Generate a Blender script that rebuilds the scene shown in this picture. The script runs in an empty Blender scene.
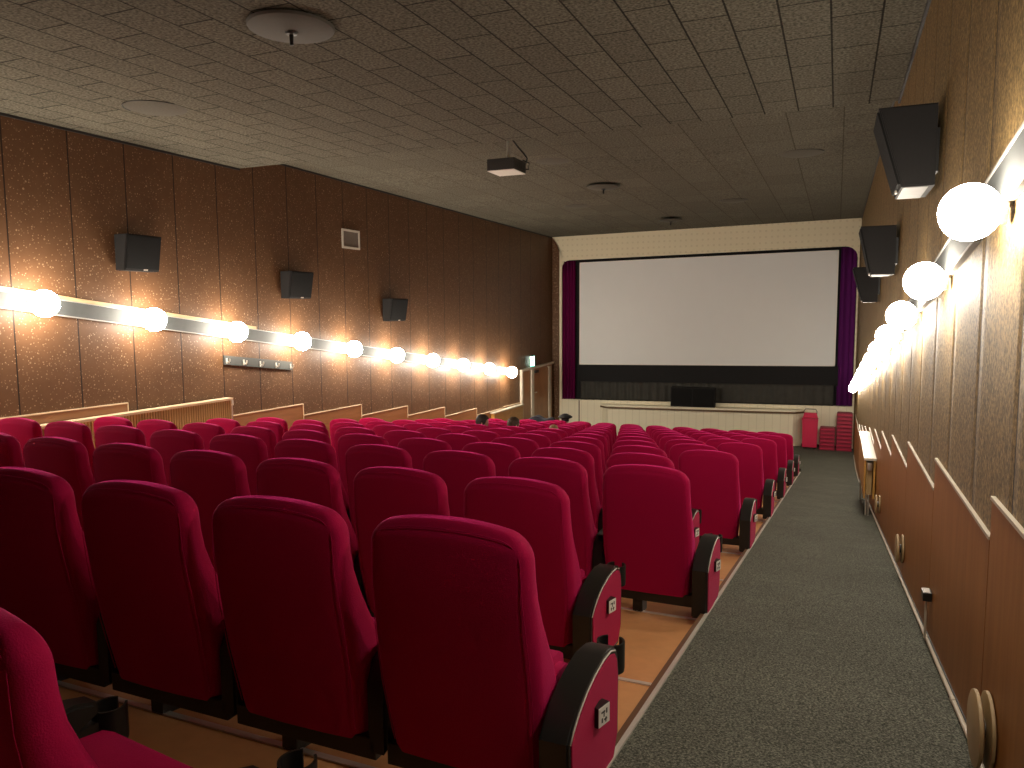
import bpy, bmesh, math, random
from mathutils import Vector, Matrix
random.seed(7)
S = bpy.context.scene
COL = S.collection
OZ = 3.55            # lifts the whole place so that the floor before the stage lies near z = 0
PI = math.pi

# ------------------------------------------------------------------ helpers
def link(o, parent=None):
    COL.objects.link(o)
    if parent is not None:
        o.parent = parent
    return o

class MB:
    """collects shapes in one bmesh"""
    def __init__(self):
        self.bm = bmesh.new()
    def box(self, x0, x1, y0, y1, z0, z1, bev=0.0):
        v = [self.bm.verts.new(c) for c in ((x0,y0,z0),(x1,y0,z0),(x1,y1,z0),(x0,y1,z0),(x0,y0,z1),(x1,y0,z1),(x1,y1,z1),(x0,y1,z1))]
        fs = [self.bm.faces.new([v[i] for i in f]) for f in ((3,2,1,0),(4,5,6,7),(0,1,5,4),(1,2,6,5),(2,3,7,6),(3,0,4,7))]
        if bev > 0:
            es = list({e for f in fs for e in f.edges})
            bmesh.ops.bevel(self.bm, geom=es, offset=bev, segments=2, affect='EDGES', profile=.7)
        return self
    def hexa(self, pts):
        v = [self.bm.verts.new(c) for c in pts]
        for f in ((3,2,1,0),(4,5,6,7),(0,1,5,4),(1,2,6,5),(2,3,7,6),(3,0,4,7)):
            self.bm.faces.new([v[i] for i in f])
        return self
    def quad(self, *pts):
        self.bm.faces.new([self.bm.verts.new(p) for p in pts])
        return self
    def prism(self, prof, axis, a, b, bev=0.0):
        """prof: list of 2D points; axis 'x': (y,z) extruded over x, 'y': (x,z) over y, 'z': (x,y) over z"""
        def P(q, t):
            return {'x':(t,q[0],q[1]), 'y':(q[0],t,q[1]), 'z':(q[0],q[1],t)}[axis]
        A = [self.bm.verts.new(P(q,a)) for q in prof]
        B = [self.bm.verts.new(P(q,b)) for q in prof]
        n = len(prof)
        fa = self.bm.faces.new(A); fb = self.bm.faces.new(B[::-1])
        for i in range(n):
            self.bm.faces.new((A[i], B[i], B[(i+1)%n], A[(i+1)%n]))
        if bev > 0:
            es = list(fa.edges)+list(fb.edges)
            bmesh.ops.bevel(self.bm, geom=es, offset=bev, segments=2, affect='EDGES')
        return self
    def tube(self, pts, r, n=8, caps=True):
        pts = [Vector(p) for p in pts]; rings = []
        up = Vector((0,0,1))
        for i, p in enumerate(pts):
            d = (pts[min(i+1,len(pts)-1)]-pts[max(i-1,0)]).normalized()
            a = d.cross(up)
            if a.length < 1e-3: a = d.cross(Vector((1,0,0)))
            a.normalize(); b = d.cross(a).normalized()
            rr = r[i] if isinstance(r,(list,tuple)) else r
            rings.append([self.bm.verts.new(p+rr*(math.cos(2*PI*k/n)*a+math.sin(2*PI*k/n)*b)) for k in range(n)])
        for A,B in zip(rings, rings[1:]):
            for k in range(n):
                self.bm.faces.new((A[k],A[(k+1)%n],B[(k+1)%n],B[k]))
        if caps:
            self.bm.faces.new(rings[0][::-1]); self.bm.faces.new(rings[-1])
        return self
    def lathe(self, prof, n=32, c=(0,0,0), axis='z'):
        rings=[]
        for r,h in prof:
            if r < 1e-5:
                q=(0,0,h)
                rings.append([self.bm.verts.new(self._ax(q,c,axis))])
            else:
                rings.append([self.bm.verts.new(self._ax((r*math.cos(2*PI*k/n),r*math.sin(2*PI*k/n),h),c,axis)) for k in range(n)])
        for A,B in zip(rings,rings[1:]):
            for k in range(n):
                k2=(k+1)%n
                if len(A)==1 and len(B)==1: continue
                if len(A)==1: self.bm.faces.new((A[0],B[k2],B[k]))
                elif len(B)==1: self.bm.faces.new((A[k],A[k2],B[0]))
                else: self.bm.faces.new((A[k],A[k2],B[k2],B[k]))
        return self
    @staticmethod
    def _ax(q,c,axis):
        if axis=='z': p=q
        elif axis=='x': p=(q[2],q[0],q[1])
        else: p=(q[0],q[2],q[1])
        return (p[0]+c[0],p[1]+c[1],p[2]+c[2])
    def loft(self, loops, cap0=True, cap1=True):
        R=[[self.bm.verts.new(p) for p in L] for L in loops]
        n=len(loops[0])
        for A,B in zip(R,R[1:]):
            for k in range(n):
                self.bm.faces.new((A[k],A[(k+1)%n],B[(k+1)%n],B[k]))
        if cap0: self.bm.faces.new(R[0][::-1])
        if cap1: self.bm.faces.new(R[-1])
        return self
    def mesh(self, name, mat, smooth=False, angle=None):
        bmesh.ops.recalc_face_normals(self.bm, faces=self.bm.faces[:])
        me = bpy.data.meshes.new(name)
        if smooth:
            for f in self.bm.faces: f.smooth = True
            if angle is not None:
                for e in self.bm.edges:
                    if len(e.link_faces)==2 and e.calc_face_angle(0) > angle: e.smooth=False
        self.bm.to_mesh(me); self.bm.free()
        me.materials.append(mat)
        return me
    def obj(self, name, mat, parent=None, smooth=False, angle=.6, loc=None):
        o = bpy.data.objects.new(name, self.mesh(name, mat, smooth, angle))
        if loc is not None: o.location = loc
        return link(o, parent)

def tag(o, label=None, cat=None, group=None, kind=None):
    if label: o['label']=label
    if cat: o['category']=cat
    if group: o['group']=group
    if kind: o['kind']=kind
    return o
def thing(name, label, cat, loc=(0,0,0), rz=0, group=None):
    o = bpy.data.objects.new(name, None)
    o.empty_display_size=.1
    o.location = loc; o.rotation_euler=(0,0,rz)
    link(o); return tag(o,label,cat,group)
def struct(o):
    o['kind']='structure'; return o
def copy_tree(o, parent=None):
    c=o.copy(); COL.objects.link(c)
    if parent is not None: c.parent=parent
    for ch in o.children: copy_tree(ch,c)
    return c
ORD=['zeroth','first','second','third','fourth','fifth','sixth','seventh','eighth','ninth','tenth','eleventh','twelfth','thirteenth','fourteenth']

# ------------------------------------------------------------------ materials
def newmat(name):
    m=bpy.data.materials.new(name); m.use_nodes=True
    nt=m.node_tree; b=nt.nodes['Principled BSDF']
    return m,nt,b
def N(nt,t,**kw):
    n=nt.nodes.new(t)
    for k,v in kw.items(): setattr(n,k,v)
    return n
def plain(name,col,rough=.6,metal=0,noise=.12,scale=40,spec=.5,bump=0):
    m,nt,b=newmat(name)
    tc=N(nt,'ShaderNodeTexCoord'); nz=N(nt,'ShaderNodeTexNoise'); nz.inputs['Scale'].default_value=scale; nz.inputs['Detail'].default_value=4
    nt.links.new(tc.outputs['Object'],nz.inputs['Vector'])
    mix=N(nt,'ShaderNodeMix',data_type='RGBA')
    mix.inputs['A'].default_value=(*[c*(1-noise) for c in col],1); mix.inputs['B'].default_value=(*[min(1,c*(1+noise)) for c in col],1)
    nt.links.new(nz.outputs['Fac'],mix.inputs['Factor']); nt.links.new(mix.outputs['Result'],b.inputs['Base Color'])
    b.inputs['Roughness'].default_value=rough; b.inputs['Metallic'].default_value=metal; b.inputs['Specular IOR Level'].default_value=spec
    if bump:
        bp=N(nt,'ShaderNodeBump'); bp.inputs['Strength'].default_value=bump; bp.inputs['Distance'].default_value=.004
        nt.links.new(nz.outputs['Fac'],bp.inputs['Height']); nt.links.new(bp.outputs['Normal'],b.inputs['Normal'])
    return m
def velvet(name,col,sheen=.6,tint=(1,.3,.5),rough=.85):
    m=plain(name,col,rough,noise=.18,scale=260,spec=.1,bump=.25)
    b=m.node_tree.nodes['Principled BSDF']
    b.inputs['Sheen Weight'].default_value=sheen; b.inputs['Sheen Roughness'].default_value=.3; b.inputs['Sheen Tint'].default_value=(*tint,1)
    return m
def ramp(nt,stops,interp='LINEAR'):
    r=N(nt,'ShaderNodeValToRGB'); r.color_ramp.interpolation=interp
    els=r.color_ramp.elements
    while len(els)<len(stops): els.new(.5)
    for e,(p,c) in zip(els,stops): e.position=p; e.color=(*c,1) if len(c)==3 else c
    return r
def seam_fac(nt,coord_out,period,phase,width):
    """1 inside a seam line, 0 elsewhere, along a coordinate"""
    ad=N(nt,'ShaderNodeMath',operation='ADD'); ad.inputs[1].default_value=-phase
    dv=N(nt,'ShaderNodeMath',operation='DIVIDE'); dv.inputs[1].default_value=period
    fr=N(nt,'ShaderNodeMath',operation='FRACT')
    pp=N(nt,'ShaderNodeMath',operation='PINGPONG'); pp.inputs[1].default_value=.5
    lt=N(nt,'ShaderNodeMath',operation='LESS_THAN'); lt.inputs[1].default_value=width/period/2
    nt.links.new(coord_out,ad.inputs[0]); nt.links.new(ad.outputs[0],dv.inputs[0]); nt.links.new(dv.outputs[0],fr.inputs[0])
    nt.links.new(fr.outputs[0],pp.inputs[0]); nt.links.new(pp.outputs[0],lt.inputs[0])
    return lt.outputs[0],pp.outputs[0]
def mixc(nt,fac,a,b):
    m=N(nt,'ShaderNodeMix',data_type='RGBA')
    nt.links.new(fac,m.inputs['Factor'])
    for k,v in (('A',a),('B',b)):
        if isinstance(v,tuple): m.inputs[k].default_value=(*v,1)
        else: nt.links.new(v,m.inputs[k])
    return m.outputs['Result']

def mat_wall_left():
    m,nt,b=newmat('speckled_wallboard')
    tc=N(nt,'ShaderNodeTexCoord'); sp=N(nt,'ShaderNodeSeparateXYZ'); nt.links.new(tc.outputs['Object'],sp.inputs[0])
    seam,_=seam_fac(nt,sp.outputs['Y'],.722,5.18,.016)
    vo=N(nt,'ShaderNodeTexVoronoi'); vo.inputs['Scale'].default_value=29; nt.links.new(tc.outputs['Object'],vo.inputs['Vector'])
    vs=N(nt,'ShaderNodeSeparateColor'); nt.links.new(vo.outputs['Color'],vs.inputs[0])
    rad=N(nt,'ShaderNodeMath',operation='MULTIPLY'); rad.inputs[1].default_value=.50; nt.links.new(vs.outputs[0],rad.inputs[0])
    lt=N(nt,'ShaderNodeMath',operation='LESS_THAN'); nt.links.new(vo.outputs['Distance'],lt.inputs[0]); nt.links.new(rad.outputs[0],lt.inputs[1])
    g2=N(nt,'ShaderNodeMath',operation='MULTIPLY_ADD'); g2.inputs[1].default_value=.75; g2.inputs[2].default_value=.2; nt.links.new(vs.outputs[1],g2.inputs[0])
    am=N(nt,'ShaderNodeMath',operation='MULTIPLY'); nt.links.new(lt.outputs[0],am.inputs[0]); nt.links.new(g2.outputs[0],am.inputs[1])
    nz=N(nt,'ShaderNodeTexNoise'); nz.inputs['Scale'].default_value=9; nz.inputs['Detail'].default_value=8; nt.links.new(tc.outputs['Object'],nz.inputs['Vector'])
    base=mixc(nt,nz.outputs['Fac'],(.092,.042,.017),(.138,.068,.031))
    c=mixc(nt,am.outputs[0],base,(.33,.225,.140))
    c=mixc(nt,seam,c,(.018,.008,.004))
    nt.links.new(c,b.inputs['Base Color']); b.inputs['Roughness'].default_value=.5; b.inputs['Specular IOR Level'].default_value=.28
    return m
def mat_wall_right():
    m,nt,b=newmat('brown_fabric_wallboard')
    tc=N(nt,'ShaderNodeTexCoord'); sp=N(nt,'ShaderNodeSeparateXYZ'); nt.links.new(tc.outputs['Object'],sp.inputs[0])
    seam,pp=seam_fac(nt,sp.outputs['Y'],.69,2.62,.014)
    mp=N(nt,'ShaderNodeMapping'); mp.inputs['Scale'].default_value=(40,40,5); nt.links.new(tc.outputs['Object'],mp.inputs['Vector'])
    nz=N(nt,'ShaderNodeTexNoise'); nz.inputs['Scale'].default_value=1.6; nz.inputs['Detail'].default_value=6; nz.inputs['Roughness'].default_value=.7; nt.links.new(mp.outputs[0],nz.inputs['Vector'])
    nz2=N(nt,'ShaderNodeTexNoise'); nz2.inputs['Scale'].default_value=75; nt.links.new(tc.outputs['Object'],nz2.inputs['Vector'])
    r=ramp(nt,[(.32,(.135,.086,.030)),(.68,(.305,.200,.082))]); nt.links.new(nz.outputs['Fac'],r.inputs[0])
    r2=ramp(nt,[(.35,(.45,.45,.45)),(.68,(1.4,1.4,1.4))]); nt.links.new(nz2.outputs['Fac'],r2.inputs[0])
    mu=N(nt,'ShaderNodeMix',data_type='RGBA',blend_type='MULTIPLY'); mu.inputs['Factor'].default_value=1
    nt.links.new(r.outputs[0],mu.inputs['A']); nt.links.new(r2.outputs[0],mu.inputs['B'])
    c=mixc(nt,seam,mu.outputs['Result'],(.02,.01,.005))
    nt.links.new(c,b.inputs['Base Color']); b.inputs['Roughness'].default_value=.6; b.inputs['Specular IOR Level'].default_value=.25
    # each board bulges slightly between its seams
    sm=N(nt,'ShaderNodeMath',operation='MINIMUM'); sm.inputs[1].default_value=.09; nt.links.new(pp,sm.inputs[0])
    ad=N(nt,'ShaderNodeMath',operation='MULTIPLY_ADD'); ad.inputs[1].default_value=.02; nt.links.new(nz.outputs['Fac'],ad.inputs[0]); nt.links.new(sm.outputs[0],ad.inputs[2])
    bp=N(nt,'ShaderNodeBump'); bp.inputs['Strength'].default_value=.9; bp.inputs['Distance'].default_value=.12
    nt.links.new(ad.outputs[0],bp.inputs['Height']); nt.links.new(bp.outputs['Normal'],b.inputs['Normal'])
    return m
def mat_ceiling(name,bw,rh,contrast=1.0,shift=0.0):
    m,nt,b=newmat(name)
    tc=N(nt,'ShaderNodeTexCoord'); sp=N(nt,'ShaderNodeSeparateXYZ'); nt.links.new(tc.outputs['Object'],sp.inputs[0])
    cb=N(nt,'ShaderNodeCombineXYZ'); nt.links.new(sp.outputs['Y'],cb.inputs[0]); sh=N(nt,'ShaderNodeMath',operation='ADD'); sh.inputs[1].default_value=shift; nt.links.new(sp.outputs['X'],sh.inputs[0]); nt.links.new(sh.outputs[0],cb.inputs[1])
    br=N(nt,'ShaderNodeTexBrick'); br.offset=.5; br.inputs['Scale'].default_value=1
    br.inputs['Brick Width'].default_value=bw; br.inputs['Row Height'].default_value=rh; br.inputs['Mortar Size'].default_value=.0075; br.inputs['Mortar Smooth'].default_value=.1
    k=1
    br.inputs['Color1'].default_value=(.120,.112,.085,1); br.inputs['Color2'].default_value=(.104,.097,.074,1)
    mo=.02 if contrast==1 else .062
    br.inputs['Mortar'].default_value=(mo*1.05,mo*.9,mo*.65,1)
    nt.links.new(cb.outputs[0],br.inputs['Vector'])
    nz=N(nt,'ShaderNodeTexNoise'); nz.inputs['Scale'].default_value=45; nz.inputs['Detail'].default_value=6; nt.links.new(tc.outputs['Object'],nz.inputs['Vector'])
    r2=ramp(nt,[(.32,(.45,.45,.45)),(.68,(1.5,1.5,1.5))]); nt.links.new(nz.outputs['Fac'],r2.inputs[0])
    mu=N(nt,'ShaderNodeMix',data_type='RGBA',blend_type='MULTIPLY'); mu.inputs['Factor'].default_value=1
    nt.links.new(br.outputs['Color'],mu.inputs['A']); nt.links.new(r2.outputs[0],mu.inputs['B'])
    nt.links.new(mu.outputs['Result'],b.inputs['Base Color']); b.inputs['Roughness'].default_value=.95; b.inputs['Specular IOR Level'].default_value=.1
    bp=N(nt,'ShaderNodeBump'); bp.inputs['Strength'].default_value=.5; bp.inputs['Distance'].default_value=.01
    iv=N(nt,'ShaderNodeMath',operation='SUBTRACT'); iv.inputs[0].default_value=1; nt.links.new(br.outputs['Fac'],iv.inputs[1])
    nt.links.new(iv.outputs[0],bp.inputs['Height']); nt.links.new(bp.outputs['Normal'],b.inputs['Normal'])
    return m
def mat_carpet():
    m,nt,b=newmat('grey_carpet')
    tc=N(nt,'ShaderNodeTexCoord')
    nz=N(nt,'ShaderNodeTexNoise'); nz.inputs['Scale'].default_value=115; nz.inputs['Detail'].default_value=5; nz.inputs['Roughness'].default_value=.75; nt.links.new(tc.outputs['Object'],nz.inputs['Vector'])
    nz2=N(nt,'ShaderNodeTexNoise'); nz2.inputs['Scale'].default_value=2; nt.links.new(tc.outputs['Object'],nz2.inputs['Vector'])
    r=ramp(nt,[(.38,(.026,.028,.022)),(.5,(.098,.100,.080)),(.62,(.25,.25,.20))]); nt.links.new(nz.outputs['Fac'],r.inputs[0])
    r2=ramp(nt,[(.3,(.88,.88,.88)),(.7,(1.08,1.08,1.08))]); nt.links.new(nz2.outputs['Fac'],r2.inputs[0])
    mu=N(nt,'ShaderNodeMix',data_type='RGBA',blend_type='MULTIPLY'); mu.inputs['Factor'].default_value=1
    nt.links.new(r.outputs[0],mu.inputs['A']); nt.links.new(r2.outputs[0],mu.inputs['B'])
    nt.links.new(mu.outputs['Result'],b.inputs['Base Color']); b.inputs['Roughness'].default_value=.95; b.inputs['Specular IOR Level'].default_value=.15
    bp=N(nt,'ShaderNodeBump'); bp.inputs['Strength'].default_value=.6; bp.inputs['Distance'].default_value=.008
    nt.links.new(nz.outputs['Fac'],bp.inputs['Height']); nt.links.new(bp.outputs['Normal'],b.inputs['Normal'])
    return m
def wood(name,c1,c2,rough=.4,scale=(3,3,30),spec=.5):
    m,nt,b=newmat(name)
    tc=N(nt,'ShaderNodeTexCoord'); mp=N(nt,'ShaderNodeMapping'); mp.inputs['Scale'].default_value=scale; nt.links.new(tc.outputs['Object'],mp.inputs['Vector'])
    nz=N(nt,'ShaderNodeTexNoise'); nz.inputs['Scale'].default_value=1.5; nz.inputs['Detail'].default_value=7; nz.inputs['Distortion'].default_value=.8; nt.links.new(mp.outputs[0],nz.inputs['Vector'])
    r=ramp(nt,[(.3,c1),(.7,c2)]); nt.links.new(nz.outputs['Fac'],r.inputs[0]); nt.links.new(r.outputs[0],b.inputs['Base Color'])
    b.inputs['Roughness'].default_value=rough; b.inputs['Specular IOR Level'].default_value=spec
    return m
def mat_cream_perf():
    m,nt,b=newmat('cream_perforated_board')
    tc=N(nt,'ShaderNodeTexCoord'); sp=N(nt,'ShaderNodeSeparateXYZ'); nt.links.new(tc.outputs['Object'],sp.inputs[0])
    sx,_=seam_fac(nt,sp.outputs['X'],.15,0,.05); sz,_=seam_fac(nt,sp.outputs['Z'],.16,.02,.05)
    mu=N(nt,'ShaderNodeMath',operation='MULTIPLY'); nt.links.new(sx,mu.inputs[0]); nt.links.new(sz,mu.inputs[1])
    c=mixc(nt,mu.outputs[0],(.86,.79,.57),(.77,.70,.49))
    nt.links.new(c,b.inputs['Base Color']); b.inputs['Roughness'].default_value=.7
    return m
def mat_cream_slat():
    m,nt,b=newmat('cream_boarding')
    tc=N(nt,'ShaderNodeTexCoord'); sp=N(nt,'ShaderNodeSeparateXYZ'); nt.links.new(tc.outputs['Object'],sp.inputs[0])
    sx,_=seam_fac(nt,sp.outputs['X'],.2,.1,.022)
    c=mixc(nt,sx,(.87,.81,.61),(.79,.73,.54))
    nt.links.new(c,b.inputs['Base Color']); b.inputs['Roughness'].default_value=.55
    return m
def emis(name,col,strength):
    m,nt,b=newmat(name)
    b.inputs['Base Color'].default_value=(.9,.88,.82,1)
    b.inputs['Emission Color'].default_value=(*col,1); b.inputs['Emission Strength'].default_value=strength
    return m

M={}
M['wallL']=mat_wall_left(); M['wallR']=mat_wall_right()
M['ceilN']=mat_ceiling('ceiling_tiles_near',.70,.328,1.0,.105); M['ceilF']=mat_ceiling('ceiling_tiles_far',.95,.62,.5)
M['carpet']=mat_carpet()
M['lino']=plain('tan_linoleum',(.66,.33,.135),.45,noise=.12,scale=14,spec=.4)
M['velvet']=velvet('crimson_velvet',(.39,.0048,.060),1.0,(1,.06,.34))
M['velvet_seat']=velvet('crimson_velvet_cushion',(.42,.006,.070),.8,(1,.06,.32))
M['velvet_panel']=velvet('crimson_panel_fabric',(.38,.010,.055),.25,(1,.25,.45))
M['piping']=velvet('dark_red_piping',(.16,.003,.014),.4,(1,.2,.4))
M['black']=plain('black_plastic',(.012,.011,.010),.38,noise=.2,scale=60)
M['blackm']=plain('black_metal',(.01,.009,.008),.45,noise=.2,scale=60)
M['edge']=plain('pale_trim_and_highlight',(.55,.50,.44),.4)  # pale trim; on the end panels it paints the rim highlight
M['plate']=plain('white_plate',(.82,.80,.74),.4,noise=.04)
M['ink']=plain('dark_ink',(.05,.045,.04),.6)
M['trimwood']=wood('brown_edge_wood',(.10,.045,.018),(.17,.08,.035),.45,(4,1,4))
M['alu']=plain('aluminium_edge',(.82,.78,.70),.35,metal=.5,noise=.06)
M['conduit']=plain('painted_conduit',(.55,.47,.36),.45,noise=.08)
M['wainR']=wood('red_brown_panel',(.27,.103,.021),(.34,.143,.035),.45,(14,14,1.2),.2)
M['wainL']=wood('tan_orange_panel',(.26,.115,.042),(.33,.15,.06),.35,(3,1,12))
M['cap']=plain('pale_wood_cap',(.72,.55,.36),.4,noise=.08,scale=20)
M['capw']=plain('white_cap',(.52,.46,.36),.35,noise=.05)
M['railm']=plain('grey_metal_channel',(.055,.06,.06),.7,metal=0,noise=.18,scale=12)
M['raillip']=plain('channel_lip',(.30,.29,.27),.6)
M['railw']=wood('pale_batten_wood',(.42,.27,.13),(.58,.40,.21),.5,(1,2,20))
M['globe']=emis('lit_opal_glass',(1.0,.89,.74),40)
M['brass']=plain('lamp_fitting',(.55,.5,.42),.35,metal=.7)
M['spk']=plain('speaker_cabinet',(.014,.013,.013),.7,noise=.2,scale=50,spec=.25)
M['grille']=plain('speaker_cloth',(.010,.010,.010),.85,noise=.4,scale=220,bump=.3,spec=.15)
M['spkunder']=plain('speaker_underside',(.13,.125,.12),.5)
M['screen']=plain('screen_fabric',(.83,.86,.86),.9,noise=.015,scale=3,spec=.1)
M['screenb']=plain('screen_edge',(.85,.84,.80),.6,noise=.02)
M['mask']=plain('black_masking',(.008,.008,.009),.9,noise=.2)
M['drape']=plain('dark_grey_drape',(.035,.034,.028),.75,noise=.35,scale=6)
M['curtain']=velvet('plum_curtain',(.105,.002,.045),.35,(.9,.15,.7))
M['curtainR']=velvet('flare_tinted_curtain',(.105,.012,.12),.35,(.8,.3,1))  # purple lens flare tint put into the right curtain's colour
M['cream']=plain('cream_paint',(.86,.80,.60),.55,noise=.03,scale=4)
M['perf']=mat_cream_perf(); M['slat']=mat_cream_slat()
M['brownedge']=plain('brown_edge',(.13,.075,.035),.5)
M['dark']=plain('dark_skirting',(.015,.013,.012),.6)
M['redplastic']=plain('red_moulded_plastic',(.60,.016,.075),.4,noise=.06)
M['redboost']=plain('dark_red_vinyl',(.27,.005,.032),.45,noise=.08)
M['radiator']=wood('radiator_enamel',(.50,.34,.15),(.58,.41,.19),.4,(1,1,1))
M['radR']=wood('honey_wood_cover',(.42,.21,.045),(.54,.29,.07),.38,(3,3,12))
M['doorwood']=wood('door_wood',(.34,.15,.06),(.44,.21,.09),.38,(10,3,1.5))
M['post']=plain('pale_post',(.62,.54,.42),.5)
M['proj']=plain('projector_case',(.03,.027,.024),.45)
M['projw']=plain('projector_underside',(.66,.62,.55),.5)
M['discf']=plain('flush_diffuser_paint',(.078,.071,.053),.9,noise=.3,scale=45)
M['disc']=plain('diffuser_paint',(.066,.059,.044),.75,noise=.1,scale=30)
M['discb']=plain('beige_disc',(.42,.29,.14),.45,noise=.12,scale=12)
M['hook']=plain('hook_metal',(.70,.68,.62),.3,metal=.8)
M['greyboard']=plain('grey_rack_board',(.050,.053,.050),.5)
M['ventw']=plain('vent_frame',(.62,.58,.5),.5)
M['ventd']=plain('vent_mesh',(.20,.17,.14),.8,noise=.5,scale=120)
M['hair']=plain('dark_brown_hair',(.020,.013,.009),.6,noise=.6,scale=90)
M['hairb']=plain('brown_hair',(.060,.038,.022),.6,noise=.6,scale=90)
M['hairblond']=plain('blond_hair',(.36,.22,.11),.6,noise=.35,scale=90)
M['hairblack']=plain('black_hair',(.006,.006,.006),.6,noise=.4,scale=90)
M['skin']=plain('skin',(.60,.36,.26),.5,noise=.05)
M['shirt1']=plain('blue_grey_pullover',(.06,.07,.10),.9)
M['shirt2']=plain('grey_pullover',(.10,.09,.085),.9)
M['shirt3']=plain('light_childs_top',(.35,.25,.22),.9)
M['shirt4']=plain('white_collar_top',(.65,.60,.52),.8)
M['trouser']=plain('dark_trousers',(.03,.032,.04),.9)
M['jacket']=plain('navy_jacket',(.012,.011,.022),.85,noise=.5,scale=30)
M['backwall']=plain('dark_back_wall',(.06,.03,.02),.8)
M['signg']=emis('lit_green_sign',(.10,.75,.55),1.6)
M['signw']=emis('lit_sign_white',(.75,1.0,.92),5.0)
M['eye']=plain('eye_white',(.7,.68,.64),.3)
M['lip']=plain('lips',(.40,.16,.13),.5)

# ------------------------------------------------------------------ room numbers
XL,XR,YB,YS=-7.85,.50,-3.2,21.3
ZNEAR=2.03+OZ
def zc(Y): return -1.1235-.138*Y+OZ if Y<=17 else -1.1235-.138*17-.036*(Y-17)+OZ      # aisle carpet height
SD=.07                                                                                # seating floor lies a little lower
def zf(Y): return zc(Y)-SD
XE=-.615                                                                              # carpet edge
def tz(X,z): return z+OZ+.0155*(X+3.5)                                                # the stage end of the hall leans a little

# floor of the seating, as one sheet with thickness
b=MB(); ys=[YB,17,17.55]
for a,c in zip(ys,ys[1:]):
    b.hexa([(XL,a,zf(a)-.2),(XE-.036,a,zf(a)-.2),(XE-.036,c,zf(c)-.2),(XL,c,zf(c)-.2),(XL,a,zf(a)),(XE-.036,a,zf(a)),(XE-.036,c,zf(c)),(XL,c,zf(c))])
struct(b.obj('floor',M['lino']))
b=MB(); ys=[YB,17,YS+1.2]
for a,c in zip(ys,ys[1:]):
    b.hexa([(XE,a,zc(a)-.2),(XR,a,zc(a)-.2),(XR,c,zc(c)-.2),(XE,c,zc(c)-.2),(XE,a,zc(a)),(XR,a,zc(a)),(XR,c,zc(c)),(XE,c,zc(c))])
# the flat strip of carpet before the stage
b.hexa([(XL,17.5,zc(17.5)-.1),(XE,17.5,zc(17.5)-.1),(XE,YS+.6,zc(YS+.6)-.1),(XL,YS+.6,zc(YS+.6)-.1),(XL,17.5,zc(17.5)),(XE,17.5,zc(17.5)),(XE,YS+.6,zc(YS+.6)),(XL,YS+.6,zc(YS+.6))])
struct(b.obj('floor_carpet',M['carpet']))
b=MB(); b.hexa([(XE-.036,YB,zc(YB)-.2),(XE-.012,YB,zc(YB)-.2),(XE-.012,17.0,zc(17.0)-.2),(XE-.036,17.0,zc(17.0)-.2),(XE-.036,YB,zc(YB)+.004),(XE-.012,YB,zc(YB)+.004),(XE-.012,17.0,zc(17.0)+.004),(XE-.036,17.0,zc(17.0)+.004)])
struct(b.obj('trim_1',M['trimwood']))
b=MB(); b.hexa([(XE-.012,YB,zc(YB)-.1),(XE+.006,YB,zc(YB)-.1),(XE+.006,17.0,zc(17.0)-.1),(XE-.012,17.0,zc(17.0)-.1),(XE-.012,YB,zc(YB)+.008),(XE+.006,YB,zc(YB)+.008),(XE+.006,17.0,zc(17.0)+.008),(XE-.012,17.0,zc(17.0)+.008)])
struct(b.obj('trim_2',M['alu']))

# side walls
b=MB(); b.box(XL-.15,XL,YB,YS+1.2,-1.2,ZNEAR+.5); struct(b.obj('wall_left',M['wallL']))
b=MB(); b.box(XR,XR+.15,YB,YS+1.2,-1.2,ZNEAR+.5); struct(b.obj('wall_right',M['wallR']))
b=MB(); b.box(XL,XR,YB-.15,YB,-1,ZNEAR+.5); struct(b.obj('wall_back',M['backwall']))
# ceilings: the near part hangs lower and ends in a step
YE=8.52
b=MB(); b.box(XL,XR,YB,YE,ZNEAR,ZNEAR+.5); struct(b.obj('ceiling_near',M['ceilN']))
b=MB(); zl,zr,z0=2.165+OZ,2.285+OZ,2.262+OZ
b.hexa([(XL,YE,z0),(XR,YE,z0),(XR,YS+.02,zr),(XL,YS+.02,zl),(XL,YE,z0+.25),(XR,YE,z0+.25),(XR,YS+.02,zr+.25),(XL,YS+.02,zl+.25)])
struct(b.obj('ceiling_far',M['ceilF']))

for i,(x0,x1,y0,y1,za,zb) in enumerate(((XL,XL+.02,YB,YE,ZNEAR,ZNEAR),(XR-.02,XR,YB,YE,ZNEAR,ZNEAR),(XL,XL+.015,YE,YS,z0,zl),(XR-.015,XR,YE,YS,z0,zr))):
    b=MB(); b.hexa([(x0,y0,za-.028),(x1,y0,za-.028),(x1,y1,zb-.028),(x0,y1,zb-.028),(x0,y0,za),(x1,y0,za),(x1,y1,zb),(x0,y1,zb)])
    struct(b.obj('trim_%d'%(80+i),M['dark']))

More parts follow.
